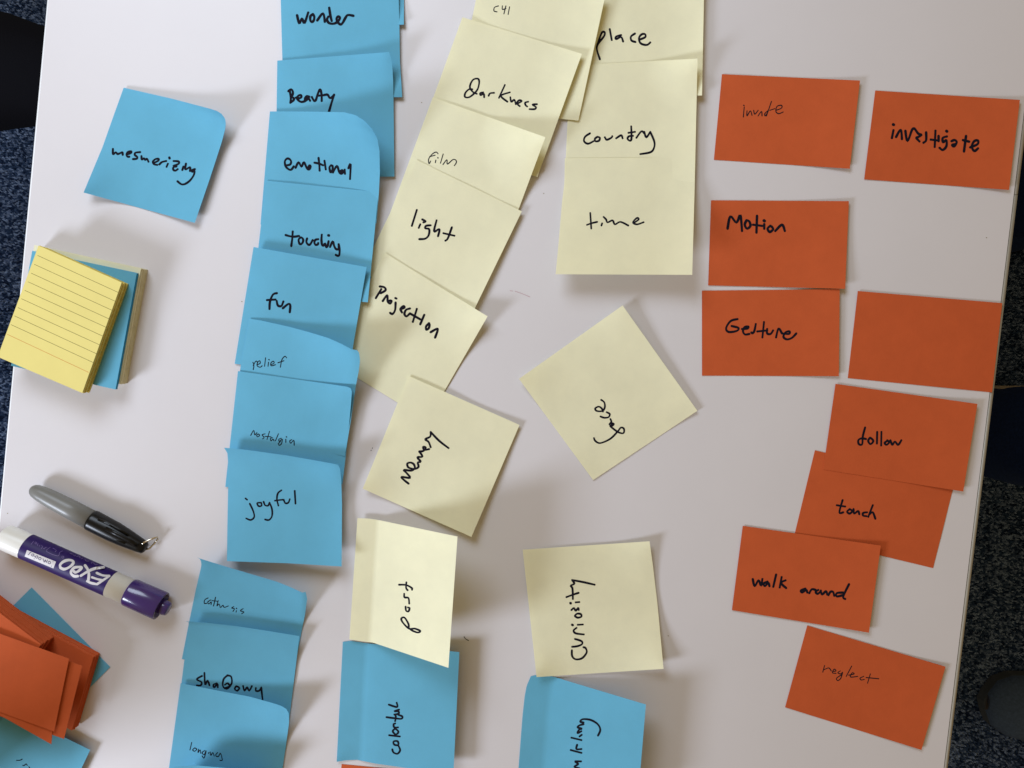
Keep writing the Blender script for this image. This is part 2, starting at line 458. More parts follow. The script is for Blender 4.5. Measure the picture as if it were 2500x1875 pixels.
note([(659, 272), (905, 305), (919, 545), (636, 548)], M_BLUE, 'blue sticky note with a big curled top right corner, reading "emotional"', SN, BG, z0=B0, tilt=TL_, n=36,
     lifts=[('c', 1, 0, 22, .9, 2), ('ld', 1.2, .25), ('er', 't', 6, .5, 2, 1), ('e', 'r', 3.5, .5, 2)],
     top=[(659, 272), (760, 272.5), (840, 274), (868, 281), (890, 295), (908, 314)],
     right=[(908, 314), (921, 338), (926.5, 368), (927.5, 420), (925, 470), (919, 545)],
     word=(680, 370, 11.06, 4.8, [
     [(220, 370), (310, 350), (340, 270), (290, 200), (220, 195), (170, 270), (190, 390), (260, 470), (340, 490), (410, 400)],
     [(460, 440), (540, 290), (620, 410), (685, 290), (770, 460), (830, 480), (865, 400), (835, 370), (800, 430)],
     [(1080, 170), (1100, 350), (1110, 515)], [(970, 300), (1090, 325), (1200, 370)], [(1240, 250), (1275, 480)],
     [(1420, 370), (1375, 430), (1405, 560), (1450, 500), (1460, 400), (1420, 370)],
     [(1470, 565), (1575, 390), (1640, 560), (1690, 600), (1740, 560), (1720, 500), (1660, 540), (1740, 550)],
     [(1785, 490), (1795, 600)], [(1885, 450), (1945, 345), (1930, 740)]]))
note([(650, 441), (924, 469), (898, 738), (618, 712)], M_BLUE, 'blue sticky note reading "touching"', SN, BG, z0=B0 + .1, tilt=TL_,
     lifts=[('e', 'r', 3.2, .5, 2), ('ld', 1.2, .25), ('w', .3, 9, 3, 1)],
     word=(690, 550, 13.825, 4.9, [
     [(340, 210), (325, 450), (290, 700)], [(100, 330), (250, 370), (400, 385), (550, 360)],
     [(610, 410), (540, 480), (560, 600), (610, 640), (670, 590), (695, 500), (660, 430), (610, 410)],
     [(825, 445), (800, 560), (860, 650), (930, 640), (1010, 500)], [(1200, 470), (1110, 490), (1070, 570), (1110, 660), (1190, 640), (1200, 600)],
     [(1320, 320), (1310, 500), (1330, 660), (1380, 690), (1430, 620), (1470, 740), (1520, 690), (1550, 540)], [(1545, 340), (1560, 345)],
     [(1600, 730), (1690, 550), (1740, 700), (1800, 800), (1880, 800), (1890, 640)], [(1890, 640), (1920, 820), (1915, 980), (1870, 1030), (1795, 1000)]]))
note([(619, 603), (895, 652), (848, 927), (573, 888)], M_BLUE, 'blue sticky note reading "fun"', SN, BG, z0=B0 + .1, tilt=TL_ + .8,
     lifts=[('e', 't', 3.4, .35, 2), ('ld', 1.2, .25), ('e', 'r', 2.2, .4, 2)],
     word=(500, 700, A42, 5.0, [[(730, 65), (690, 80), (660, 150), (655, 225)], [(630, 135), (715, 130)], [(728, 145), (740, 190), (775, 195), (795, 150)],
     [(790, 218), (845, 175), (865, 190), (860, 258)]]))
note([(608, 778), (877, 853), (842, 1114), (566, 1052)], M_BLUE, 'blue sticky note with a lifted top right corner, reading "relief" in thin pen', SN, BG, z0=B0 + .1, tilt=TL_ + .2, n=36,
     lifts=[('ld', 1.2, .25), ('er', 't', 6, .5, 2, 1), ('c', 1, 0, 12, .7, 2), ('e', 'r', 3, .4, 2)],
     top=[(608, 778), (635, 782), (705, 797.6), (751, 810), (801, 825), (837, 841), (859, 853), (872, 855)],
     right=[(872, 855), (877, 862), (879, 880), (876, 905), (869, 941), (856, 1030), (842, 1114)], left=[(608, 778), (588, 890), (566, 1052)],
     word=(500, 700, A42, 2.6, [
     [(487, 765), (497, 800), (490, 840)], [(490, 800), (515, 755), (530, 760)], [(530, 790), (560, 775), (555, 750), (535, 765), (530, 800), (560, 815), (580, 800)],
     [(615, 720), (605, 805)], [(645, 765), (640, 805)], [(648, 738), (652, 740)], [(665, 790), (700, 775), (695, 755), (670, 770), (672, 800), (715, 790)],
     [(828, 720), (810, 705), (780, 740), (765, 815)], [(740, 770), (800, 750)]]))
note([(581, 906), (857, 946), (836, 1182), (550, 1189)], M_BLUE, 'blue sticky note reading "nostalgia" in thin pen', SN, BG, z0=B0 + .2, tilt=TL_ + .2,
     lifts=[('ld', 1.2, .25), ('c', 1, 0, 7, .5, 2), ('e', 'r', 2.0, .3, 2)],
     top=[(581, 906), (700, 923), (800, 937), (847, 944), (856, 948)], right=[(856, 948), (859, 956), (857, 985), (848, 1080), (836, 1182)],
     word=(500, 700, A42, 2.6, [
     [(465, 1505), (495, 1455), (505, 1500), (527, 1478)], [(540, 1490), (525, 1505), (535, 1520), (555, 1505), (540, 1490)], [(610, 1490), (580, 1500), (600, 1525), (585, 1540)],
     [(655, 1465), (630, 1545)], [(610, 1515), (670, 1520)], [(685, 1530), (665, 1535), (670, 1560), (690, 1545), (700, 1560)], [(745, 1490), (715, 1560)],
     [(775, 1535), (750, 1545), (755, 1565), (785, 1545), (775, 1590), (755, 1605), (745, 1590), (770, 1560)], [(820, 1545), (820, 1575)], [(825, 1520), (828, 1522)],
     [(880, 1550), (860, 1560), (870, 1585), (900, 1555), (905, 1605)]]))
note([(547, 1093), (829, 1136), (834, 1383), (554, 1370)], M_BLUE, 'blue sticky note reading "joyful", lowest of the long blue column', SN, BG, z0=B0 - .3, tilt=TL_ + 1.2, n=36,
     lifts=[('ld', 1.2, .25), ('e', 't', 5.5, .3, 2), ('c', 1, 0, 7, .45, 2), ('e', 'b', 9, .6, 2), ('e', 'r', 2, .3, 2)],
     top=[(547, 1093), (600, 1098), (700, 1112), (770, 1124), (812, 1132), (824, 1134)],
     right=[(824, 1134), (830, 1142), (833, 1170), (835, 1230), (834, 1383)], left=[(547, 1093), (555, 1106), (557, 1130), (557, 1190), (555, 1290), (554, 1370)],
     bottom=[(554, 1370), (700, 1375), (834, 1383)],
     word=(500, 1050, A42, 3.8, [
     [(455, 745), (490, 820), (500, 880), (465, 910), (420, 895)], [(412, 692), (428, 705)], [(560, 735), (530, 740), (545, 770), (575, 765), (570, 735)],
     [(595, 725), (610, 760), (640, 765), (655, 735)], [(655, 735), (680, 800), (680, 870), (650, 910), (610, 905)],
     [(775, 610), (740, 640), (730, 700), (745, 765)], [(710, 715), (790, 705), (800, 715)], [(800, 705), (815, 740), (845, 735), (860, 700)], [(910, 615), (918, 745)]]))
# ---- lower blue column
note([(486, 1363), (746, 1445), (716, 1652), (444, 1609)], M_BLUE, 'blue sticky note with a curled top edge, reading "cathursis" in thin pen', SN, BG, z0=.2, tilt=.6, n=36,
     lifts=[('e', 't', 10, .5, 2), ('c', 1, 0, 4, .4, 2), ('c', 0, 0, 5, .3, 2)],
     top=[(482, 1361), (492, 1365), (544, 1381), (610, 1400.6), (675.6, 1420), (708, 1433), (738, 1447), (746, 1445)],
     right=[(746, 1445), (750, 1461), (744.5, 1501), (736, 1543), (716, 1652)], left=[(482, 1361), (490, 1366), (492, 1380), (478, 1440), (462, 1517), (444, 1609)],
     word=(380, 1330, 3.045, 2.6, [
     [(390, 395), (365, 410), (362, 435), (380, 435)], [(410, 410), (388, 425), (395, 440), (412, 425), (412, 445)], [(445, 390), (430, 455)], [(418, 415), (460, 420)],
     [(465, 415), (455, 455), (470, 440), (480, 465)], [(485, 465), (500, 450), (510, 465), (540, 455)], [(580, 460), (565, 470), (585, 475), (575, 495)],
     [(600, 490), (598, 500)], [(600, 472), (602, 474)], [(650, 475), (630, 490), (655, 500), (640, 512)]]))
note([(455, 1517), (731, 1553), (697, 1832), (425, 1792)], M_BLUE, 'blue sticky note reading "shadowy"', SN, BG, z0=.35, tilt=.9, n=36,
     lifts=[('e', 't', 6, .3, 2)],
     top=[(453, 1517), (500, 1520), (577, 1528.7), (642.7, 1538.5), (731, 1553)], left=[(453, 1517), (461, 1519), (459, 1550), (450, 1612), (443, 1667), (425, 1792)],
     word=(380, 1330, 3.045, 4.0, [
     [(345, 975), (305, 1000), (340, 1020), (335, 1045), (305, 1045)], [(362, 952), (368, 1040), (385, 1010), (400, 1045)], [(455, 1030), (430, 1040), (435, 1060), (460, 1035), (462, 1060)],
     [(535, 970), (505, 1000), (500, 1050), (530, 1070), (565, 1030), (560, 980), (530, 972)], [(515, 1040), (535, 1030), (550, 1050), (515, 1065)],
     [(600, 1050), (588, 1070), (605, 1085), (622, 1065), (600, 1050)], [(650, 1050), (660, 1085), (680, 1060), (695, 1085), (715, 1050)],
     [(745, 1065), (745, 1085), (770, 1085), (785, 1060)], [(785, 1060), (790, 1110), (795, 1150)]]))
note([(441, 1668), (705, 1735), (682, 1945), (402, 1952)], M_BLUE, 'blue sticky note reading "longing" in thin pen, near the bottom edge', SN, BG, z0=.5, tilt=1.1, n=36,
     lifts=[('er', 't', 9, .4, 2, 1), ('c', 1, 0, 6, .5, 2)],
     top=[(441, 1668), (524.5, 1684.7), (610, 1701), (669, 1717.5), (688, 1724), (699, 1731)], right=[(699, 1731), (705, 1742), (706, 1763), (698, 1820), (690, 1875), (680, 1945)],
     word=(380, 1330, 3.045, 2.6, [
     [(268, 1470), (255, 1525)], [(290, 1510), (275, 1525), (290, 1535), (305, 1520), (290, 1510)], [(318, 1520), (315, 1545), (330, 1525), (335, 1550)],
     [(365, 1530), (345, 1545), (360, 1560), (375, 1530), (360, 1585), (345, 1570)], [(395, 1546), (393, 1550)], [(405, 1540), (410, 1565), (425, 1545), (435, 1570)],
     [(460, 1545), (445, 1565), (465, 1575), (482, 1550), (495, 1600), (478, 1602)]]))
note([(425, 1872), (640, 1884), (650, 2130), (395, 2120)], M_BLUE, 'blue sticky note cut off by the bottom edge, curled over the one reading longing', SN, BG, z0=1.0, tilt=1.6,
     lifts=[('e', 't', 16, .45, 2)], top=[(425, 1872), (480, 1869), (540, 1874), (640, 1884)])
# ---- single blue notes
note([(302, 214), (545, 285), (475.5, 544), (204, 470)], M_BLUE, 'blue sticky note reading "mesmerizing", alone at the left with a curled top', SN, BG, z0=.2, n=40,
     lifts=[('er', 't', 7, .28, 1.7, 1), ('c', 1, 0, 4, .45, 2), ('e', 'r', 4.5, .6, 2), ('c', 0, 1, 8, .5, 2)],
     top=[(302, 214), (420, 241), (515, 266), (530, 271), (541, 278)],
     right=[(541, 278), (549, 289), (551.5, 300), (550, 314.6), (541, 348), (513, 434), (475.5, 544)],
     left=[(302, 214), (280, 275), (250, 360), (204, 470)],
     word=(260, 350, 9.617, 4.6, [
     [(150, 130), (155, 255), (215, 210), (260, 250), (320, 230), (370, 210), (380, 270)], [(490, 260), (575, 220), (575, 185), (510, 200), (470, 260), (490, 310), (535, 315)],
     [(790, 205), (680, 220), (665, 270), (720, 320), (710, 360), (620, 370)], [(820, 300), (830, 375), (880, 350), (905, 385), (950, 365), (985, 430)],
     [(1110, 460), (1210, 410), (1220, 365), (1150, 370), (1090, 430), (1120, 490), (1190, 505)], [(1240, 495), (1300, 440), (1400, 415)], [(1440, 480), (1410, 550)], [(1475, 335), (1480, 350)],
     [(1575, 415), (1690, 425), (1690, 480), (1570, 530), (1650, 540), (1570, 560), (1570, 620), (1620, 640), (1670, 605)], [(1805, 545), (1780, 625)],
     [(1865, 475), (1850, 610), (1960, 560), (1960, 650)], [(2075, 605), (2010, 630), (2010, 670), (2060, 640), (2050, 740), (1960, 870), (1850, 950), (1760, 960), (1665, 890)]]))
note([(837, 1567), (1121.5, 1592), (1107, 1888), (822, 1860)], M_BLUE, 'blue sticky note reading "colorful" sideways, half under the bright pale yellow one', SN, BG, z0=.3, n=40,
     lifts=[('e', 'r', 9.0, .80, .8), ('c', 0, 1, 2.0, .2, 2)],
     top=[(837, 1567), (857, 1564.6), (900, 1571), (1121.5, 1592)], bottom=[(822, 1860), (845, 1856), (872, 1855), (915, 1864), (1000, 1876), (1107, 1888)],
     word=(800, 1240, 2.6126, 4.2, [
     [(412, 1540), (420, 1560), (445, 1568), (462, 1545), (450, 1515)], [(450, 1515), (425, 1510), (420, 1490), (445, 1488), (452, 1505)], [(392, 1450), (460, 1458)],
     [(430, 1445), (415, 1425), (430, 1410), (450, 1425), (445, 1440), (430, 1445)], [(448, 1400), (425, 1400), (420, 1380), (430, 1375)],
     [(375, 1335), (430, 1342), (470, 1345), (475, 1330), (450, 1320)], [(430, 1360), (435, 1335), (432, 1325)], [(425, 1318), (452, 1312), (450, 1298), (425, 1298), (455, 1287)],
     [(390, 1255), (442, 1270), (440, 1243)]]))
note([(1296, 1651), (1577, 1720), (1556, 1965), (1258, 1930)], M_BLUE, 'blue sticky note reading "nkling" sideways at the bottom edge, its right side lifted', SN, BG, z0=.2, n=40,
     lifts=[('e', 'r', 19, .80, 1.1)],
     top=[(1296, 1651), (1318, 1646), (1348, 1651), (1400, 1667), (1577, 1720)], left=[(1296, 1651), (1286, 1674), (1281, 1700), (1275.5, 1751), (1266, 1875), (1258, 1930)],
     word=(1220, 1300, 2.884, 4.4, [
     [(590, 1338), (567, 1332), (585, 1315), (640, 1320), (690, 1350), (708, 1390), (692, 1430)], [(574, 1400), (548, 1412), (560, 1388), (578, 1382), (548, 1372), (562, 1358), (590, 1350)],
     [(577, 1425), (562, 1436)], [(505, 1445), (575, 1462)], [(500, 1532), (575, 1552)], [(545, 1495), (540, 1525), (575, 1525)], [(572, 1612), (530, 1612), (552, 1630), (525, 1650), (560, 1661)],
     [(545, 1700), (575, 1695)]]))
note([(20, 1733), (220, 1831), (112, 2060), (-130, 1950)], M_BLUE, 'blue sticky note in the bottom left corner, half under orange cards', SN, BG, z0=3.0, tilt=1.2,
     lifts=[('w', .5, 4, 3, 0)],
     word=(0, 1600, 6.032, 2.8, [[(245, 1545), (290, 1545), (325, 1530)], [(335, 1620), (352, 1622), (375, 1605)], [(385, 1598), (400, 1618)], [(425, 1640), (440, 1662)]]))

# ---- pale yellow notes
note([(1415, -75), (1720, -78), (1714, 233), (1412, 237)], M_CREAM, 'pale yellow sticky note reading "place"', SN, CG, z0=.2, tilt=.3,
     lifts=[('e', 'r', 4, .4, 2), ('c', 1, 1, 1.5, .3, 2), ('e', 't', 3, .4, 2)],
     word=(1350, 0, A42, 4.6, [
     [(450, 455), (480, 365), (500, 325), (525, 330), (515, 370), (455, 445), (445, 500), (475, 600)], [(575, 295), (595, 405)], [(690, 355), (640, 370), (640, 395), (690, 375), (710, 420)],
     [(830, 340), (790, 370), (795, 410), (835, 425)], [(880, 400), (935, 375), (930, 345), (895, 350), (870, 390), (890, 440), (950, 455), (985, 430)]]))
note([(1392, 160), (1703, 143), (1696, 452), (1378, 456)], M_CREAM, 'pale yellow sticky note reading "country"', SN, CG, z0=.35, tilt=.5,
     lifts=[('c', 1, 0, 9, .45, 2), ('e', 'r', 3.5, .4, 2)],
     word=(1350, 0, A42, 4.4, [
     [(375, 1350), (325, 1385), (315, 1430), (355, 1455), (410, 1430)], [(450, 1385), (425, 1405), (430, 1430), (465, 1425), (475, 1395), (450, 1385)], [(525, 1390), (545, 1415), (590, 1395), (600, 1380)],
     [(640, 1400), (690, 1370), (705, 1400)], [(792, 1280), (795, 1400), (780, 1425), (755, 1405), (770, 1380), (810, 1375)], [(765, 1345), (830, 1335)],
     [(845, 1395), (895, 1330), (925, 1350)], [(925, 1335), (945, 1390), (985, 1335)], [(985, 1335), (1025, 1430), (1025, 1490), (990, 1540), (885, 1560)]]))
note([(1379, 386), (1698, 385), (1690, 671), (1356.5, 669.5)], M_CREAM, 'pale yellow sticky note reading "time"', SN, CG, z0=.45, tilt=.4, n=36,
     lifts=[('e', 'b', 16, .82, 1.35), ('e', 'r', 3, .35, 2)], left=[(1379, 386), (1378, 446), (1372, 495), (1364, 591), (1356.5, 669.5)],
     word=(1300, 350, 4.147, 4.0, [
     [(585, 705), (595, 862)], [(552, 825), (600, 808), (655, 795)], [(705, 810), (698, 832)], [(720, 745), (745, 770), (760, 800), (810, 780), (835, 820), (890, 795), (970, 832)],
     [(1035, 800), (1075, 770), (1060, 755), (1030, 780), (1020, 805), (1060, 820), (1125, 798)]]))
note([(1172, -50), (1478, -12), (1412, 294.6), (1108, 262)], M_CREAM, 'pale yellow sticky note reading "C41" in thin pen, at the top edge', SN, CG, z0=1.35, tilt=TL_,
     lifts=[('er', 'r', 5, .4, 2, 0)],
     word=(1000, 0, 4.148, 2.8, [[(900, 60), (860, 75), (855, 110), (885, 120)], [(940, 60), (940, 95), (975, 85)], [(975, 60), (955, 140)], [(1012, 70), (998, 145)]]))
note([(1129, 42), (1420.7, 131.4), (1312, 432), (1020, 342)], M_CREAM, 'pale yellow sticky note reading "Darkness"', SN, CG, z0=1.3, tilt=TL_ + .4,
     lifts=[('er', 'r', 5, .35, 2, 0), ('c', 0, 0, 2, .3, 2)],
     word=(1000, 0, 4.148, 4.0, [
     [(680, 950), (640, 930), (610, 880), (640, 810), (690, 797), (705, 830), (690, 900), (650, 950), (600, 985), (560, 980), (565, 940), (600, 905), (635, 905)],
     [(745, 935), (715, 945), (720, 965), (750, 950), (755, 985)], [(800, 970), (815, 945), (855, 940)], [(965, 860), (905, 990)], [(1015, 935), (925, 970), (990, 1030)],
     [(1020, 985), (1030, 1030), (1060, 1010), (1075, 1055)], [(1090, 1050), (1135, 1025), (1110, 1015), (1085, 1045), (1115, 1075)], [(1200, 1030), (1170, 1040), (1175, 1065), (1190, 1078)],
     [(1290, 1055), (1245, 1060), (1280, 1085), (1265, 1105), (1215, 1105)]]))
note([(1056.6, 237.5), (1331.5, 335), (1222, 629), (948, 532)], M_CREAM, 'pale yellow sticky note with a bright lifted corner, reading "film" in thin pen', SN, CG, z0=1.0, tilt=TL_ + .3,
     lifts=[('c', 1, 0, 17, .55, 1.7), ('w', .4, 6, 2, 0)],
     word=(850, 350, 4.148, 2.8, [
     [(910, 105), (890, 88), (850, 110), (815, 160), (820, 205), (835, 180)], [(825, 135), (880, 120)], [(888, 170), (883, 195)], [(908, 145), (910, 148)], [(962, 108), (935, 200)],
     [(960, 215), (1000, 165), (1005, 210), (1060, 165), (1090, 170), (1095, 195), (1075, 225)]]))
note([(1016, 390), (1274, 516), (1140, 792), (882, 664)], M_CREAM, 'pale yellow sticky note reading "light"', SN, CG, z0=.65, tilt=TL_ + .3,
     lifts=[('er', 'r', 4, .35, 2, 1), ('w', .4, 5, 5, 2)],
     word=(850, 350, 4.148, 4.6, [
     [(695, 675), (645, 835)], [(730, 820), (715, 855)], [(750, 770), (785, 790), (762, 800)], [(835, 830), (790, 835), (780, 860), (820, 870), (815, 930), (780, 965), (720, 970)],
     [(895, 780), (870, 890), (915, 870), (925, 880), (910, 940)], [(1050, 850), (1010, 960), (985, 985)], [(965, 910), (1075, 935)]]))
note([(940.4, 618), (1190.4, 772.4), (1043, 1027), (795, 875)], M_CREAM, 'pale yellow sticky note reading "Projection"', SN, CG, z0=.15, tilt=TL_ + .4,
     lifts=[('c', 1, 0, 9, .5, 2), ('w', .3, 4, 4, 1)],
     word=(850, 600, A42, 5.0, [
     [(335, 440), (280, 530)], [(320, 412), (365, 420), (378, 450), (330, 480)], [(350, 560), (395, 500), (400, 560), (425, 585), (440, 560), (420, 555)],
     [(480, 575), (475, 650), (450, 690), (425, 680)], [(478, 530), (488, 534)], [(535, 640), (570, 625), (560, 610), (530, 640), (545, 675)], [(625, 635), (585, 650), (570, 690), (590, 715), (620, 690)],
     [(695, 640), (655, 770)], [(625, 685), (730, 745)], [(770, 700), (730, 795)], [(820, 785), (790, 815), (790, 850), (815, 835), (825, 800), (815, 785)], [(835, 875), (900, 840), (905, 860), (880, 930)]]))
note([(997.5, 917.6), (1268.4, 1037.4), (1151, 1310.8), (885.5, 1193)], M_CREAM, 'pale yellow sticky note reading "memory" sideways', SN, CG, z0=.5, tilt=.9,
     lifts=[('c', 1, 1, 6, .9, 1.6), ('w', .8, 7, 2, 0), ('c', 0, 1, 4, .4, 2)],
     word=(870, 900, 3.858, 4.6, [
     [(492, 1083), (450, 1050), (425, 1020), (505, 1028), (470, 980), (448, 955), (520, 960), (550, 935), (540, 900), (510, 885), (480, 895), (490, 930), (545, 945), (585, 925), (578, 885), (605, 875), (575, 835), (622, 828), (592, 780)],
     [(592, 780), (630, 775), (655, 745), (630, 738), (640, 765), (685, 758)], [(700, 740), (680, 690), (650, 665), (695, 640), (700, 597)], [(700, 597), (780, 680), (868, 748)]]))
note([(1520, 745.6), (1702.6, 1003), (1448, 1172), (1267, 925)], M_CREAM, 'pale yellow sticky note reading "face", standing on its corner like a diamond', SN, CG, z0=.2,
     lifts=[('c', 0, 0, 3, .5, 2), ('c', 0, 1, 4, .5, 2), ('w', .8, 4, 3, 0), ('e', 't', 2, .4, 2)],
     word=(1240, 720, 3.318, 4.0, [
     [(755, 850), (780, 870), (785, 910), (765, 940), (720, 940), (707, 920), (735, 905), (760, 920), (770, 945)], [(800, 950), (825, 965), (815, 990), (780, 995), (750, 985)],
     [(830, 1005), (838, 1030), (822, 1048), (842, 1060), (858, 1045), (838, 1038), (845, 1052)], [(830, 1065), (890, 1110), (935, 1120), (940, 1085), (915, 1075), (890, 1105), (830, 1165), (750, 1200), (710, 1185), (697, 1160)]]))
note([(872.7, 1265), (1117, 1310), (1094.7, 1630.4), (853, 1560.7)], M_CREAM, 'bright pale yellow sticky note reading "past" sideways, its right side lifted', SN, CG, z0=3.2, tilt=-.3, n=40,
     lifts=[('e', 'r', 37, .80, 1.0)],
     top=[(872.7, 1265), (900, 1266), (926, 1270), (1117, 1310)], bottom=[(853, 1560.7), (876.5, 1564.6), (911, 1569), (1094.7, 1630.4)],
     word=(800, 1240, 2.6126, 4.2, [
     [(502, 475), (500, 510), (510, 525)], [(455, 490), (500, 492), (535, 510), (538, 522)], [(488, 548), (490, 570), (515, 575), (520, 610)], [(497, 630), (500, 655), (515, 660), (522, 640), (512, 635)],
     [(520, 770), (500, 755), (475, 725), (470, 705), (490, 700), (515, 740), (520, 770), (555, 770), (590, 785), (575, 795), (545, 785), (525, 772)]]))
note([(1276, 1342), (1585.8, 1321.5), (1620, 1633), (1310, 1653)], M_CREAM, 'pale yellow sticky note reading "Curiosity" sideways', SN, CG, z0=1.4, tilt=-.4,
     lifts=[('c', 0, 1, 5, .3, 2), ('c', 1, 0, 4.5, .4, 2), ('c', 1, 1, 6, .6, 2), ('w', .5, 5, 2, 0)], right=[(1585.8, 1321.5), (1594, 1380), (1605, 1473), (1620, 1633)],
     word=(1220, 1300, 2.884, 4.4, [
     [(508, 830), (510, 870), (535, 893), (580, 885), (612, 845), (605, 815), (590, 808)], [(510, 805), (550, 800), (580, 785), (575, 765), (530, 750)], [(592, 718), (535, 710), (520, 690), (540, 672)],
     [(585, 648), (550, 650)], [(510, 650), (514, 652)], [(530, 585), (545, 572), (570, 575), (575, 592), (550, 600), (530, 590)], [(556, 545), (553, 531), (535, 550), (522, 532), (505, 546)], [(560, 490), (535, 492)], [(498, 497), (500, 499)],
     [(470, 455), (510, 440), (555, 425)], [(515, 468), (512, 395), (500, 375), (525, 360), (510, 335)], [(510, 335), (590, 350), (668, 368)]]))

# ---- orange index cards
def card(c, label, lifts=(), z0=.12, word=None, tilt=0.0):
    return note(c, M_ORANGE, label, 'index card', OG, z0=z0, lifts=lifts, word=word, n=14, tilt=tilt)
card([(1762.7, 181), (2099.6, 196.6), (2074.6, 411.7), (1743, 390)], 'orange card reading "invade" in thin pen', [('e', 'r', 2.4, .5, 2)],
     word=(1680, 150, 3.687, 2.8, [[(505, 410), (497, 500)], [(500, 395), (503, 396)], [(530, 445), (530, 490), (560, 445), (575, 485)], [(590, 440), (600, 475), (630, 440)], [(630, 490), (660, 450), (665, 490)],
     [(750, 360), (705, 490)], [(715, 445), (690, 470), (695, 490), (720, 450)], [(735, 440), (780, 425)], [(790, 440), (840, 420), (840, 395), (800, 405), (790, 450), (815, 470), (855, 455)]]))
card([(2137, 221), (2490, 243.8), (2463.5, 463.5), (2110, 437.7)], 'orange card reading "investigate"', [('e', 'r', 2.2, .5, 2)],
     word=(2080, 180, 3.95, 5.4, [[(400, 545), (385, 620)], [(398, 490), (402, 492)], [(425, 610), (470, 540), (482, 630)], [(515, 550), (535, 650), (580, 540), (605, 530)],
     [(605, 530), (640, 578), (670, 590), (640, 610), (622, 620), (650, 652)], [(715, 565), (715, 640), (690, 665)], [(805, 550), (798, 705)], [(760, 635), (835, 645)], [(835, 600), (835, 650)],
     [(915, 605), (875, 620), (880, 660), (910, 640), (910, 700), (875, 735), (845, 715)], [(912, 553), (916, 556)], [(960, 650), (990, 640), (1010, 660), (985, 700), (965, 685), (1000, 678)],
     [(1100, 600), (1080, 750)], [(1070, 640), (1130, 655)], [(1140, 710), (1210, 680), (1215, 645), (1180, 650), (1155, 700), (1180, 745), (1215, 720)]]))
card([(1713.8, 709.6), (2050, 706), (2048, 918.5), (1714, 917)], 'orange card reading "Gesture"', [('e', 'r', 2.0, .5, 2)],
     word=(1680, 550, 4.147, 4.8, [[(500, 950), (430, 970), (385, 1040), (410, 1080), (490, 1070), (510, 1040), (440, 1020)], [(545, 1050), (600, 1045), (610, 1025), (575, 1030), (555, 1070), (575, 1105), (620, 1100)],
     [(685, 1000), (670, 1070), (650, 1095), (640, 1085)], [(768, 980), (752, 1135)], [(700, 1075), (800, 1065)], [(800, 1050), (800, 1095), (835, 1100), (860, 1065)], [(890, 1135), (915, 1045), (950, 1095)],
     [(950, 1095), (1020, 1100), (1025, 1075), (985, 1085), (965, 1130), (1000, 1155), (1050, 1140), (1095, 1095)]]))
card([(1736, 489), (2072.5, 491), (2063.4, 705), (1729, 696.6)], 'orange card reading "Motion"', [('e', 'r', 1.8, .5, 2), ('c', 1, 1, 2.2, .7, 1.5)], z0=.2,
     word=(1680, 150, 3.687, 5.6, [[(355, 1505), (380, 1395), (435, 1450), (470, 1385), (485, 1525)], [(525, 1430), (510, 1470), (530, 1505), (560, 1480), (550, 1440), (525, 1430)], [(620, 1390), (615, 1540)],
     [(585, 1470), (665, 1480)], [(685, 1465), (685, 1505)], [(683, 1433), (687, 1436)], [(740, 1480), (715, 1505), (735, 1535), (765, 1510), (750, 1485)], [(785, 1525), (845, 1470), (870, 1525)]]))
card([(2094.5, 710.4), (2447, 740), (2422, 958), (2070, 923)], 'orange card without writing, overhanging the right edge of the table', [('e', 't', .6, .4, 2)])
card([(1989.7, 1099.4), (2330, 1180), (2278, 1387), (1940, 1305)], 'orange card reading "touch", its top under the card reading follow', z0=.1,
     word=(1750, 1080, 3.191, 4.6, [[(980, 450), (955, 545), (985, 545)], [(935, 490), (1000, 500)], [(1035, 520), (1015, 540), (1035, 555), (1055, 535), (1035, 520)], [(1065, 520), (1070, 555), (1100, 535), (1110, 560)],
     [(1170, 545), (1140, 550), (1140, 570), (1165, 575)], [(1215, 490), (1180, 580)], [(1190, 560), (1215, 545), (1235, 595)]]))
card([(2040, 937), (2386.4, 986), (2351.7, 1200), (2010, 1146)], 'orange card reading "follow"', [('e', 'r', 2.2, .5, 2)], z0=.55,
     word=(2050, 680, 3.19, 4.6, [[(198, 1160), (180, 1230), (175, 1290), (150, 1290), (145, 1260), (170, 1245), (205, 1250)], [(235, 1240), (222, 1265), (240, 1290), (262, 1265), (240, 1240)], [(292, 1195), (290, 1285)],
     [(325, 1195), (323, 1300)], [(370, 1265), (350, 1280), (365, 1295), (385, 1275), (370, 1260)], [(395, 1260), (410, 1295), (430, 1270), (455, 1295), (480, 1260)]]))
card([(1813.6, 1283.7), (2150.5, 1332), (2121.4, 1544.7), (1787, 1489.6)], 'orange card reading "walk around"', [('e', 'r', 2.4, .5, 2)], z0=.6,
     word=(1750, 1080, 3.191, 5.0, [[(280, 1065), (295, 1120), (325, 1075), (345, 1115), (355, 1065)], [(395, 1085), (365, 1100), (375, 1120), (400, 1095), (410, 1120)], [(462, 1030), (440, 1125)],
     [(505, 1050), (490, 1130)], [(535, 1075), (500, 1095), (540, 1135)], [(690, 1140), (655, 1155), (665, 1170), (695, 1150), (705, 1170)], [(720, 1175), (740, 1145), (770, 1150)],
     [(790, 1150), (770, 1165), (785, 1180), (805, 1165)], [(810, 1155), (820, 1185), (850, 1160), (860, 1185)], [(870, 1190), (885, 1165), (905, 1165), (915, 1195)], [(1030, 1105), (985, 1200), (1000, 1220)],
     [(985, 1170), (935, 1175), (935, 1200), (985, 1190)]]))
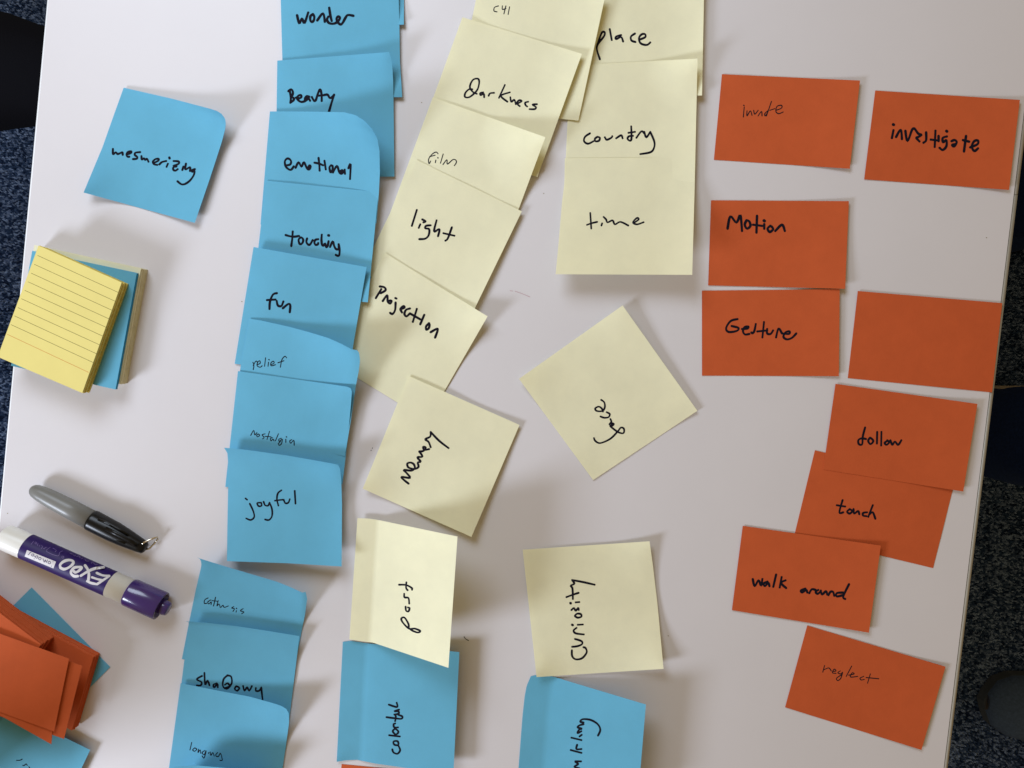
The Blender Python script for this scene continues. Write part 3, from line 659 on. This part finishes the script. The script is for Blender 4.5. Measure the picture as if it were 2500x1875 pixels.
card([(1971, 1527), (2308.4, 1627.8), (2249.6, 1831), (1917, 1726.8)], 'orange card reading "neglect" in thin pen', [('e', 'r', 1.5, .5, 2)],
     word=(1850, 1450, 3.403, 2.6, [[(555, 595), (540, 650)], [(550, 630), (590, 615), (610, 640)], [(625, 645), (650, 640), (635, 625), (620, 655), (650, 660)],
     [(685, 640), (665, 655), (690, 665), (705, 650), (690, 700), (665, 720), (655, 700), (700, 670)], [(780, 600), (735, 685)], [(755, 675), (800, 665), (785, 655), (770, 690), (830, 685)],
     [(880, 685), (850, 700), (860, 715), (885, 710)], [(935, 665), (912, 742)], [(900, 695), (1005, 705)]]))
card([(834, 1866), (1170, 1898), (1150, 2110), (815, 2080)], 'orange card peeking out below the blue note reading colorful, at the bottom edge')

# ================================================================== PADS AT THE LEFT
def pad(label, quad, z0, z1, m_top, m_edge, layers=9, jit=0.5):
    """a block of paper: thin uneven layers for the pages and one clean top sheet"""
    cen = sum((P(x, y, z1) for x, y in quad), Vector()) / 4
    root = empty('note_pad', (cen.x, cen.y, TZ + z0 * .001), label, 'note pad', 'note pads stacked at the left edge of the table')
    topw = [P(x, y, z1) for x, y in quad]
    rg2 = random.Random(int(z0 * 10) + 5); V = []; F = []
    hh = (z1 - z0 - .25) / layers
    for i in range(layers):
        dx, dy = rg2.uniform(-jit, jit) * .0005, rg2.uniform(-jit, jit) * .0005
        k = len(V); za, zb = TZ + (z0 + i * hh) * .001, TZ + (z0 + (i + 1) * hh - 0.02) * .001
        for z in (zb, za):
            for v in topw:
                d = (v - cen); V.append((v.x - d.x * .004 + dx, v.y - d.y * .004 + dy, z))
        F += [(k + 3, k + 2, k + 1, k), (k + 4, k + 5, k + 6, k + 7)] + [(k + a, k + (a + 1) % 4, k + 4 + (a + 1) % 4, k + 4 + a) for a in range(4)]
    o = mesh_obj('pages', V, F, m_edge, root); fix_normals(o)
    V = topw + [Vector((v.x, v.y, v.z - .00015)) for v in topw]
    t = mesh_obj('top_sheet', V, [(3, 2, 1, 0), (4, 5, 6, 7), (0, 1, 5, 4), (1, 2, 6, 5), (2, 3, 7, 6), (3, 0, 4, 7)], m_top, root); fix_normals(t)
    return root, t
pad('thick pale yellow note pad at the bottom of the pad pile', [(84, 598), (344.5, 654.5), (293, 938), (35, 880)], 0.05, 9.6, M_CREAM, M_CEDGE, 14)
pad('thin blue note pad between the pale yellow and the lined pad', [(78.7, 612), (334, 666), (282, 951), (27, 893)], 9.7, 12.9, M_BLUE, M_BEDGE, 5)
rp, ts = pad('lined yellow note pad turned askew on top of the pad pile', [(94, 599.5), (297, 689.7), (200.7, 959.5), (-6, 871)], 13.0, 22.0, M_YELLOW, M_YEDGE, 12, .9)
Ls = [270, 350, 430, 508, 585, 660, 740, 815, 893, 980]
xl = [335, 305, 278, 250, 220, 190, 158, 128, 96, 62]
Re = [(1065, 605), (1037, 684), (1008, 765), (982, 843), (955, 918), (930, 1000), (905, 1080), (872, 1158), (845, 1238), (800, 1325)]
for i in range(10):
    a = (xl[i] / 3.687 + .6, 550 + Ls[i] / 3.687 + .2); b = (Re[i][0] / 3.687 - .6, 550 + Re[i][1] / 3.687 - .2)
    wv = .55 if i < 9 else .5
    q = [(a[0], a[1] - wv), (b[0], b[1] - wv), (b[0], b[1] + wv), (a[0], a[1] + wv)]
    V = [P(x, y, 22.04) for x, y in q]
    mesh_obj('ruled_line', V, [(3, 2, 1, 0)], M_RULE if i < 9 else M_REDRULE, ts)

# ================================================================== CARD PILE, bottom left
note([(77, 1434), (269, 1628.5), (40, 1860), (-150, 1660)], M_BLUE, 'blue sticky note turned like a diamond under the orange card pile', SN, BG, z0=.2)
rg3 = random.Random(11)
def pile(cq, za, n, step, zt, label, grp='orange cards in the thick pile'):
    for i in range(n):
        z = za + i * step
        dx, dy = rg3.uniform(-1.2, 1.2), rg3.uniform(-1.2, 1.2)
        # same plan for every card: the outline seen at height zt, straight below it
        tp = [P(x + dx, y + dy, zt) for x, y in cq]
        V = [Vector((v.x, v.y, TZ + (z + step * .82) * .001)) for v in tp] + [Vector((v.x, v.y, TZ + z * .001)) for v in tp]
        o = mesh_obj('index_card', V, [(3, 2, 1, 0), (4, 5, 6, 7), (0, 1, 5, 4), (1, 2, 6, 5), (2, 3, 7, 6), (3, 0, 4, 7)], M_ORANGE)
        fix_normals(o)
        tag(o, label if 0 < i < n - 1 else (label.replace('orange card', 'lowest orange card') if i == 0 else label.replace('orange card', 'top orange card')), 'index card', grp)
pile([(-95, 1432), (228.5, 1605), (176, 1784), (-150, 1610)], 0.9, 13, .62, 8.8, 'orange card squared up in the thick pile at the bottom left')
def pilecard(c, label, z0, lifts=()):
    return Sheet(c, z0, 0, lifts, n=12).build('index_card', M_ORANGE, label, 'index card', 'loose orange cards on the pile', 0.3)
pile([(-150, 1380), (98, 1574), (-14, 1745), (-270, 1530)], 9.1, 17, .9, 24, 'orange card in the askew upper half of the pile', 'orange cards in the askew half of the pile')
pilecard([(-165, 1372), (100, 1573), (-10, 1740), (-285, 1520)], 'orange card slanting steeply out of the left of the pile', 24.5)
pilecard([(-120, 1508), (200.4, 1626), (156, 1804), (-165, 1690)], 'loose orange card sticking out at the right of the pile', 25.2, [('e', 'r', -5, .5, 1.5)])
pilecard([(-120, 1480), (140, 1640), (125, 1817), (-170, 1650)], 'loose orange card whose lower corner points down over the blue note', 26, [('e', 'r', -4, .5, 1.5)])
pilecard([(-150, 1493), (168.4, 1608.4), (132, 1786), (-190, 1670)], 'topmost loose orange card of the pile', 27, [('e', 'r', -3.5, .5, 1.5)])

# ================================================================== MARKERS
def lathe(name, A, B, prof, m, parent, seg=40, cap=True):
    """solid of revolution from point A to point B (world), prof = [(distance in m, radius in m)]"""
    ax = (B - A).normalized(); s = ax.cross(Vector((0, 0, 1))).normalized(); t = s.cross(ax)
    V = []; F = []
    for d, r in prof:
        for i in range(seg):
            a = 2 * math.pi * i / seg
            V.append(A + ax * d + (s * math.cos(a) + t * math.sin(a)) * r)
    for j in range(len(prof) - 1):
        for i in range(seg):
            a, b = j * seg + i, j * seg + (i + 1) % seg; F.append((a, b, b + seg, a + seg))
    if cap:
        F.append(tuple(range(seg))); F.append(tuple(range(len(V) - 1, len(V) - seg - 1, -1)))
    o = mesh_obj(name, V, F, m, parent, smooth=True); fix_normals(o)
    return o
def rounded(d0, d1, r0, r1, rd0=0, rd1=0, k=5):
    out = []
    for i in range(k + 1):
        a = math.pi / 2 * i / k
        if rd0: out.append((d0 + rd0 * (1 - math.cos(a)), max(1e-5, r0 - rd0 + rd0 * math.sin(a))))
    if not rd0: out.append((d0, r0))
    if rd1:
        for i in range(k + 1):
            a = math.pi / 2 * i / k; out.append((d1 - rd1 * (1 - math.sin(a)), max(1e-5, r1 - rd1 + rd1 * math.cos(a))))
    else: out.append((d1, r1))
    return out

# whiteboard marker
R = 8.4
Cc = [P(69, 1336, R + .4), P(394, 1480, R + .4)]
axd = (Cc[1] - Cc[0]).normalized()
def T(px, py):
    q = P(px, py, R + .4); return (q - Cc[0]).dot(axd)
tend = T(314.7, 1443.5); tle = T(270, 1425); tcap = T(394, 1480)
A0 = Cc[0] - axd * 0.0175
mk = empty('whiteboard_marker', (Cc[0].x, Cc[0].y, TZ), 'thick white and purple whiteboard marker lying below the grey marker', 'marker')
Bf = Cc[1]
Lb = 0.0175
body = lathe('barrel', A0, Bf, rounded(0, Lb + tend + .001, .0082, .0082, .0022, 0), M_WHITEPL, mk)
# purple label wrapping the barrel except a strip at the lower side
def wrap(name, d0, d1, a0, a1, rad, m, parent, seg=40, slant=0.0):
    ax = axd; s = ax.cross(Vector((0, 0, 1))).normalized(); t = s.cross(ax); V = []; F = []
    for j in range(2):
        for i in range(seg + 1):
            a = math.radians(a0 + (a1 - a0) * i / seg)
            V.append(Cc[0] + ax * (d0, d1)[j] + (s * math.cos(a) + t * math.sin(a)) * rad)
    for i in range(seg): F.append((i, i + 1, seg + 2 + i, seg + 1 + i))
    o = mesh_obj(name, V, F, m, parent, smooth=True); fix_normals(o)
    bm = bmesh.new(); bm.from_mesh(o.data)
    c = Cc[0] - world_loc(o)
    for f in bm.faces:
        q = f.calc_center_median() - c
        q -= ax * q.dot(ax)
        if f.normal.dot(q) < 0: f.normal_flip()
    bm.to_mesh(o.data); bm.free()
    return o
# s points to the lower-left side of the barrel in the picture
lab = wrap('label', T(69, 1336) - .001, tle + .0005, 22, 215, .00826, M_PURLABEL, mk)
# white ring shoulder and the cap
lathe('cap', A0, Bf, [(Lb + tend, .0080), (Lb + tend + .0004, .0086), (Lb + tend + .0015, .0089), (Lb + tcap - .0004, .0091), (Lb + tcap, .0089), (Lb + tcap, .0079), (Lb + tcap - .006, .0078), (Lb + tcap - .006, .0050), (Lb + tcap + .0002, .0048)], M_PURPLE, mk, 48, cap=False)
lathe('cap_knob', A0, Bf, [(Lb + tcap - .006, .0049), (Lb + tcap + .0030, .0047), (Lb + tcap + .0048, .0042), (Lb + tcap + .0052, .0036)], M_PURPLE, mk, 32)
RR = 8.26
def cyl(px, py, e):
    z = R + .4 + RR
    for _ in range(14):
        q = P(px, py, z); d = q - Cc[0]; d.z = 0
        a2 = Vector((axd.x, axd.y, 0)).normalized(); off = (d - a2 * d.dot(a2)).length * 1000
        z = (R + .4) + math.sqrt(max(.2, (RR + .05 + e) ** 2 - min(off, RR) ** 2))
    return P(px, py, z)
K = 4.147
ink(crop(0, 1270, 7.9, [
    [(1168, 920), (1160, 860), (1230, 795), (1330, 768), (1408, 792), (1400, 850), (1320, 915), (1235, 945), (1168, 920)],
    [(1372, 985), (1372, 1030), (1425, 1078), (1500, 1078)], [(1375, 975), (1430, 918), (1510, 903), (1575, 912), (1520, 975), (1455, 1008), (1425, 985)],
    [(1640, 872), (1695, 955), (1715, 1050), (1700, 1180)], [(1999, 907), (1830, 932), (1700, 985), (1560, 1070)]]), 6.4, cyl, M_LABELWHITE, lab, 'brand_lettering', .02)
ink(crop(200, 1350, 7.9, [[(528, 442), (400, 432), (285, 385)], [(528, 446), (400, 530), (290, 602)], [(400, 528), (300, 505), (195, 470)], [(290, 602), (180, 580), (100, 545)]]), 5.6, cyl, M_LABELWHITE, lab, 'brand_lettering', .06)
K2 = 7.9
def onto(quad, m, parent, name, e, n=12):
    V = []; F = []
    for i in range(n + 1):
        f = i / n
        for (a, b) in ((0, 1), (3, 2)):
            for g in ((0, .5) if a == 0 else (1,)): pass
        for g in (0, .33, .66, 1):
            x = (quad[0][0] * (1 - f) + quad[1][0] * f) * (1 - g) + (quad[3][0] * (1 - f) + quad[2][0] * f) * g
            y = (quad[0][1] * (1 - f) + quad[1][1] * f) * (1 - g) + (quad[3][1] * (1 - f) + quad[2][1] * f) * g
            V.append(cyl(x, y, e))
    for i in range(n):
        for j in range(3): k = i * 4 + j; F.append((k, k + 4, k + 5, k + 1))
    return mesh_obj(name, V, F, m, parent, smooth=True)
lbq = [(p[0] / K2, 1270 + p[1] / K2) for p in ((520, 575), (1080, 800), (1030, 930), (475, 700))]
onto(lbq, M_LABELWHITE, lab, 'odor_panel', .03)
def circ(cx, cy, r): return [(cx + r * math.cos(a), cy + r * math.sin(a)) for a in [i * math.pi / 4 for i in range(9)]]
ink(crop(0, 1270, K2, [[(1022, 800), (990, 890)], circ(950, 818, 24), [(915, 765), (893, 815), (872, 765), (852, 812), (828, 742)], circ(768, 742, 24), circ(708, 710, 23), [(672, 688), (655, 752)], circ(632, 672, 22), [(560, 655), (582, 622), (600, 628)], [(560, 655), (540, 668)]]),
    1.5, cyl, M_PURLABEL, lab, 'odor_lettering', .06)
ink(crop(0, 1270, K2, [[(650, 405), (600, 465)], circ(690, 440, 18), [(740, 455), (715, 470), (735, 490)], [(770, 475), (755, 510)], [(800, 490), (820, 510), (795, 548)], [(900, 520), (870, 530), (860, 552), (830, 540)],
    [(970, 520), (895, 600), (1110, 690), (1150, 625), (1205, 590)], [(1020, 540), (1085, 580), (1060, 610)], circ(1212, 712, 20),
    [(1350, 640), (1400, 655)], [(1420, 665), (1435, 690), (1460, 680)], [(1480, 700), (1520, 690), (1545, 725)], [(1570, 745), (1600, 730)], [(1640, 755), (1660, 785), (1720, 790)], [(1760, 830), (1790, 815), (1840, 860), (1880, 855)]]),
    1.1, cyl, M_LILAC, lab, 'small_lettering', .05)

# pocket marker, grey barrel and black cap with a wire loop
Ra = 6.2
S0, S1 = P(74, 1192, Ra), P(356, 1339, Ra - 0.6)
sx_ = (S1 - S0).normalized(); SL = (S1 - S0).length
sm = empty('pocket_marker', (S0.x, S0.y, TZ), 'small grey and black marker with a wire loop, above the whiteboard marker', 'marker')
c1 = 0.52 * SL
prof = [(0, .0002), (.0006, .0020), (.0018, .0034), (.0038, .0044), (.008, .0051), (.016, .0057), (.028, .0061), (c1 + .001, .0063)]
lathe('barrel', S0, S1, prof, M_GREYPL, sm)
lathe('cap', S0, S1, [(c1, .0062), (c1 + .0006, .0067), (c1 + .002, .0068), (c1 + .016, .0066), (c1 + .024, .0060), (c1 + .030, .0053), (c1 + .0355, .0046), (SL - .001, .0040), (SL, .0028), (SL + .0002, .001)], M_BLACKPL, sm, 32)
def tube(name, pts, r, m, parent, seg=10, flat=1.0):
    pts = [Vector(p) for p in pts]; V = []; F = []
    for i, p in enumerate(pts):
        d = (pts[min(i + 1, len(pts) - 1)] - pts[max(i - 1, 0)]).normalized()
        s = d.cross(Vector((0, 0, 1)));
        if s.length < 1e-4: s = Vector((1, 0, 0))
        s.normalize(); t = s.cross(d)
        for k in range(seg):
            a = 2 * math.pi * k / seg; V.append(p + s * math.cos(a) * r + t * math.sin(a) * r * flat)
    for i in range(len(pts) - 1):
        for k in range(seg):
            a, b = i * seg + k, i * seg + (k + 1) % seg; F.append((a, b, b + seg, a + seg))
    F.append(tuple(range(seg))); F.append(tuple(range(len(V) - 1, len(V) - seg - 1, -1)))
    o = mesh_obj(name, V, F, m, parent, smooth=True); fix_normals(o); return o
tube('clip', [P(258, 1290, 12.6), P(285, 1304, 12.4), P(315, 1319, 11.6), P(336, 1331, 10.0)], .0014, M_BLACKPL, sm, 10, .6)
for q in ([(262, 1303), (284, 1317), (306, 1326)], [(240, 1268), (262, 1276), (290, 1292), (312, 1304)]):
    tube('cap_ridge', [P(x, y, 10.8) for x, y in q], .0009, M_BLACKPL, sm, 8)
tube('wire_loop', [P(344, 1331, 8.5), P(352, 1324, 8.8), P(376, 1313.5, 6.5), P(384, 1311, 4.5), P(386, 1315, 3.0), P(376, 1328, 2.8), P(364, 1340, 3.5), P(357, 1341, 4.5)], .00062, M_METAL, sm, 10)

# ================================================================== PEOPLE'S LEGS AND A SHOE BEYOND THE TABLE EDGES
def FP(px, py, zf):
    """pixel to a point zf metres above the carpet"""
    return P(px, py, (zf - TZ) * 1000)
def skinned(name, verts, edges, radii, m, parent, root=0, levels=2):
    me = bpy.data.meshes.new(name); org = world_loc(parent)
    me.from_pydata([Vector(v) - org for v in verts], edges, []); me.materials.append(m)
    o = bpy.data.objects.new(name, me); COL.objects.link(o); o.parent = parent
    sk = o.modifiers.new('skin', 'SKIN'); sk.use_smooth_shade = True
    for i, r in enumerate(radii):
        v = me.skin_vertices[0].data[i]; v.radius = (r, r) if not isinstance(r, tuple) else r; v.use_root = (i == root)
    sb = o.modifiers.new('subdivision', 'SUBSURF'); sb.levels = levels; sb.render_levels = levels
    dg = bpy.context.evaluated_depsgraph_get(); ev = o.evaluated_get(dg)
    nm = bpy.data.meshes.new_from_object(ev); o.modifiers.clear(); o.data = nm
    # cloth folds
    for v in nm.vertices:
        c = v.co; n = math.sin(c.x * 60 + math.sin(c.y * 45) * 2) * .0022 + math.sin(c.y * 110 + c.z * 50) * .0010
        v.co = c + v.normal * n
    for p in nm.polygons: p.use_smooth = True
    return o
def shoe(parent, toe, ang, length, m_up, m_toe, m_sole, name_l=None):
    """toe point on the carpet, shoe pointing along ang"""
    f = Vector((math.cos(ang), math.sin(ang), 0)); s = Vector((-f.y, f.x, 0))
    sec = [(0, .012, .030), (.012, .034, .040), (.035, .046, .050), (.07, .050, .060), (.11, .047, .075), (.15, .041, .092), (.19, .038, .100), (.24, .037, .102), (.27, .030, .098), (.282, .014, .090)]
    kx = length / .282
    def part(nm, lo, hi, m, zs=1.0, z0=.020, grow=0.0):
        V = []; F = []; seg = 14; ss = [q for q in sec if lo <= q[0] <= hi]
        for (d, wv, h) in ss:
            for k in range(seg + 1):
                a = math.pi * k / seg
                V.append(toe - f * d * kx + s * (math.cos(a) * (wv + grow)) + Vector((0, 0, z0 + math.sin(a) ** .8 * ((h - z0) * zs + grow))))
        for i in range(len(ss) - 1):
            for k in range(seg): a = i * (seg + 1) + k; F.append((a, a + 1, a + seg + 2, a + seg + 1))
        F.append(tuple(range(seg + 1))); F.append(tuple(range(len(V) - 1, len(V) - seg - 2, -1)))
        o = mesh_obj(nm, V, F, m, parent, smooth=True); fix_normals(o); return o
    part('upper', 0, .30, m_up); part('toe_cap', 0, .07, m_toe, grow=.0012)
    # sole
    out = [(d, wv + .0015) for d, wv, h in sec]
    ring = [toe + f * .004] + [toe - f * d * kx + s * wv for d, wv in out] + [toe - f * (length + .004)] + [toe - f * d * kx - s * wv for d, wv in reversed(out)]
    V = [Vector((p.x, p.y, .022)) for p in ring] + [Vector((p.x, p.y, .003)) for p in ring]; n = len(ring)
    F = [tuple(range(n)), tuple(range(2 * n - 1, n - 1, -1))] + [(i, (i + 1) % n, n + (i + 1) % n, n + i) for i in range(n)]
    o = mesh_obj('sole', V, F, m_sole, parent); fix_normals(o)

# person at the right in navy trousers, both knees near the table edge
pr = empty('person', (0.95, 0.07, 0), 'seated person in navy trousers beyond the right edge, only the knees showing', 'person')
k1, k2 = FP(2655, 1090, .47), FP(2668, 375, .47)
hip = Vector((k1.x + .44, (k1.y + k2.y) / 2, .50))
skinned('trousers', [hip, hip + Vector((0, -.09, -.01)), (k1 + hip + Vector((0, -.09, 0))) / 2, k1, Vector((k1.x + .03, k1.y - .005, .28)), Vector((k1.x + .05, k1.y, .10)),
        hip + Vector((0, .09, -.01)), (k2 + hip + Vector((0, .09, 0))) / 2, k2, Vector((k2.x + .03, k2.y + .005, .28)), Vector((k2.x + .05, k2.y, .10)), hip + Vector((.03, 0, .12)), k1 + Vector((-.022, .004, .0)), k2 + Vector((-.022, 0, 0))],
        [(0, 1), (1, 2), (2, 3), (3, 4), (4, 5), (0, 6), (6, 7), (7, 8), (8, 9), (9, 10), (0, 11), (3, 12), (8, 13)], [.13, .10, .085, .062, .062, .055, .10, .085, .062, .060, .055, .14, .034, .034], M_NAVYCLOTH, pr)
for kk in (k1, k2):
    sh = bpy.data.objects.new('shoe', None); COL.objects.link(sh); sh.parent = pr; sh.location = Vector((kk.x, kk.y, 0)) - pr.location
    shoe(sh, Vector((kk.x - .045, kk.y, .001)) + Vector((0, 0, .046 if kk is k1 else 0)), math.pi, .27, M_NAVYCLOTH, M_NAVYCLOTH, M_BLACKCLOTH)
# person at the left in black trousers
pl = empty('person', (-0.95, 0.24, 0), 'seated person in black trousers beyond the left edge, one thigh reaching under the table', 'person')
a1, b1 = FP(-40, 165, .50), FP(150, 188, .50)
hipl = Vector((a1.x - .26, a1.y - .09, .50))
kn2 = Vector((b1.x - .20, b1.y - .24, .49))
k0 = b1 + Vector((.03, -.004, -.01))
skinned('trousers', [hipl, hipl + Vector((.02, .09, 0)), a1, k0, k0 + Vector((.02, 0, -.22)), k0 + Vector((.03, 0, -.42)), hipl + Vector((.02, -.09, 0)), hipl + Vector((.0, -.30, 0)), hipl + Vector((.0, -.5, -.02)), hipl + Vector((0, -.52, -.24)), hipl + Vector((0, -.53, -.42)), hipl + Vector((-.03, 0, .12))],
        [(0, 1), (1, 2), (2, 3), (3, 4), (4, 5), (0, 6), (6, 7), (7, 8), (8, 9), (9, 10), (0, 11)], [.13, .085, .060, .046, .050, .05, .085, .07, .06, .05, .05, .14], M_BLACKCLOTH, pl)
for kk in (k0, hipl + Vector((0, -.53, 0))):
    sh = bpy.data.objects.new('shoe', None); COL.objects.link(sh); sh.parent = pl; sh.location = Vector((kk.x, kk.y, 0)) - pl.location
    shoe(sh, Vector((kk.x + .16, kk.y, .001)), 0, .27, M_BLACKCLOTH, M_BLACKCLOTH, M_BLACKCLOTH)
# grey shoe low at the right
tp = FP(2406, 1712, .02)
sh = empty('shoe', (tp.x + .1, tp.y, 0), 'grey blue canvas shoe with a tan upper on the carpet, low at the right', 'shoe')
shoe(sh, Vector((tp.x, tp.y, .001)), math.pi + math.radians(-8), .28, M_TAN, M_SHOE, M_SOLE)

# unseen blocker added past the lower left of the table; its back shades the markers
ch = empty('shade_chair', (-0.57, -0.40, 0), 'unseen black blocker added to shade the markers, beyond the lower left corner of the frame', 'shade_chair')
ca = math.radians(12); cu = Vector((math.cos(ca), math.sin(ca), 0)); cv = Vector((math.sin(ca), -math.cos(ca), 0)); cc = Vector((-0.57, -0.300, 0))
def slab(name, u0, u1, v0, v1, z0, z1, m, bev=.012):
    bm = bmesh.new(); bmesh.ops.create_cube(bm, size=1)
    for v in bm.verts:
        a, b, z = u0 + (v.co.x + .5) * (u1 - u0), v0 + (v.co.y + .5) * (v1 - v0), z0 + (v.co.z + .5) * (z1 - z0)
        v.co = cc + cu * a + cv * b + Vector((0, 0, z)) - world_loc(ch)
    bmesh.ops.recalc_face_normals(bm, faces=bm.faces[:])
    bmesh.ops.bevel(bm, geom=bm.edges[:], offset=bev, segments=3, affect='EDGES')
    me = bpy.data.meshes.new(name); bm.to_mesh(me); bm.free(); me.materials.append(m)
    o = bpy.data.objects.new(name, me); COL.objects.link(o); o.parent = ch
    return o
slab('shade_backrest', -.20, .20, -.012, .022, .58, .91, M_BLACKPL)
slab('seat', -.21, .21, .03, .44, .43, .465, M_BLACKPL)
for a in (-.19, .17):
    slab('leg', a, a + .022, .40, .422, .002, .429, M_STEEL, .006)
    slab('leg', a, a + .022, -.005, .019, .002, .578, M_STEEL, .006)
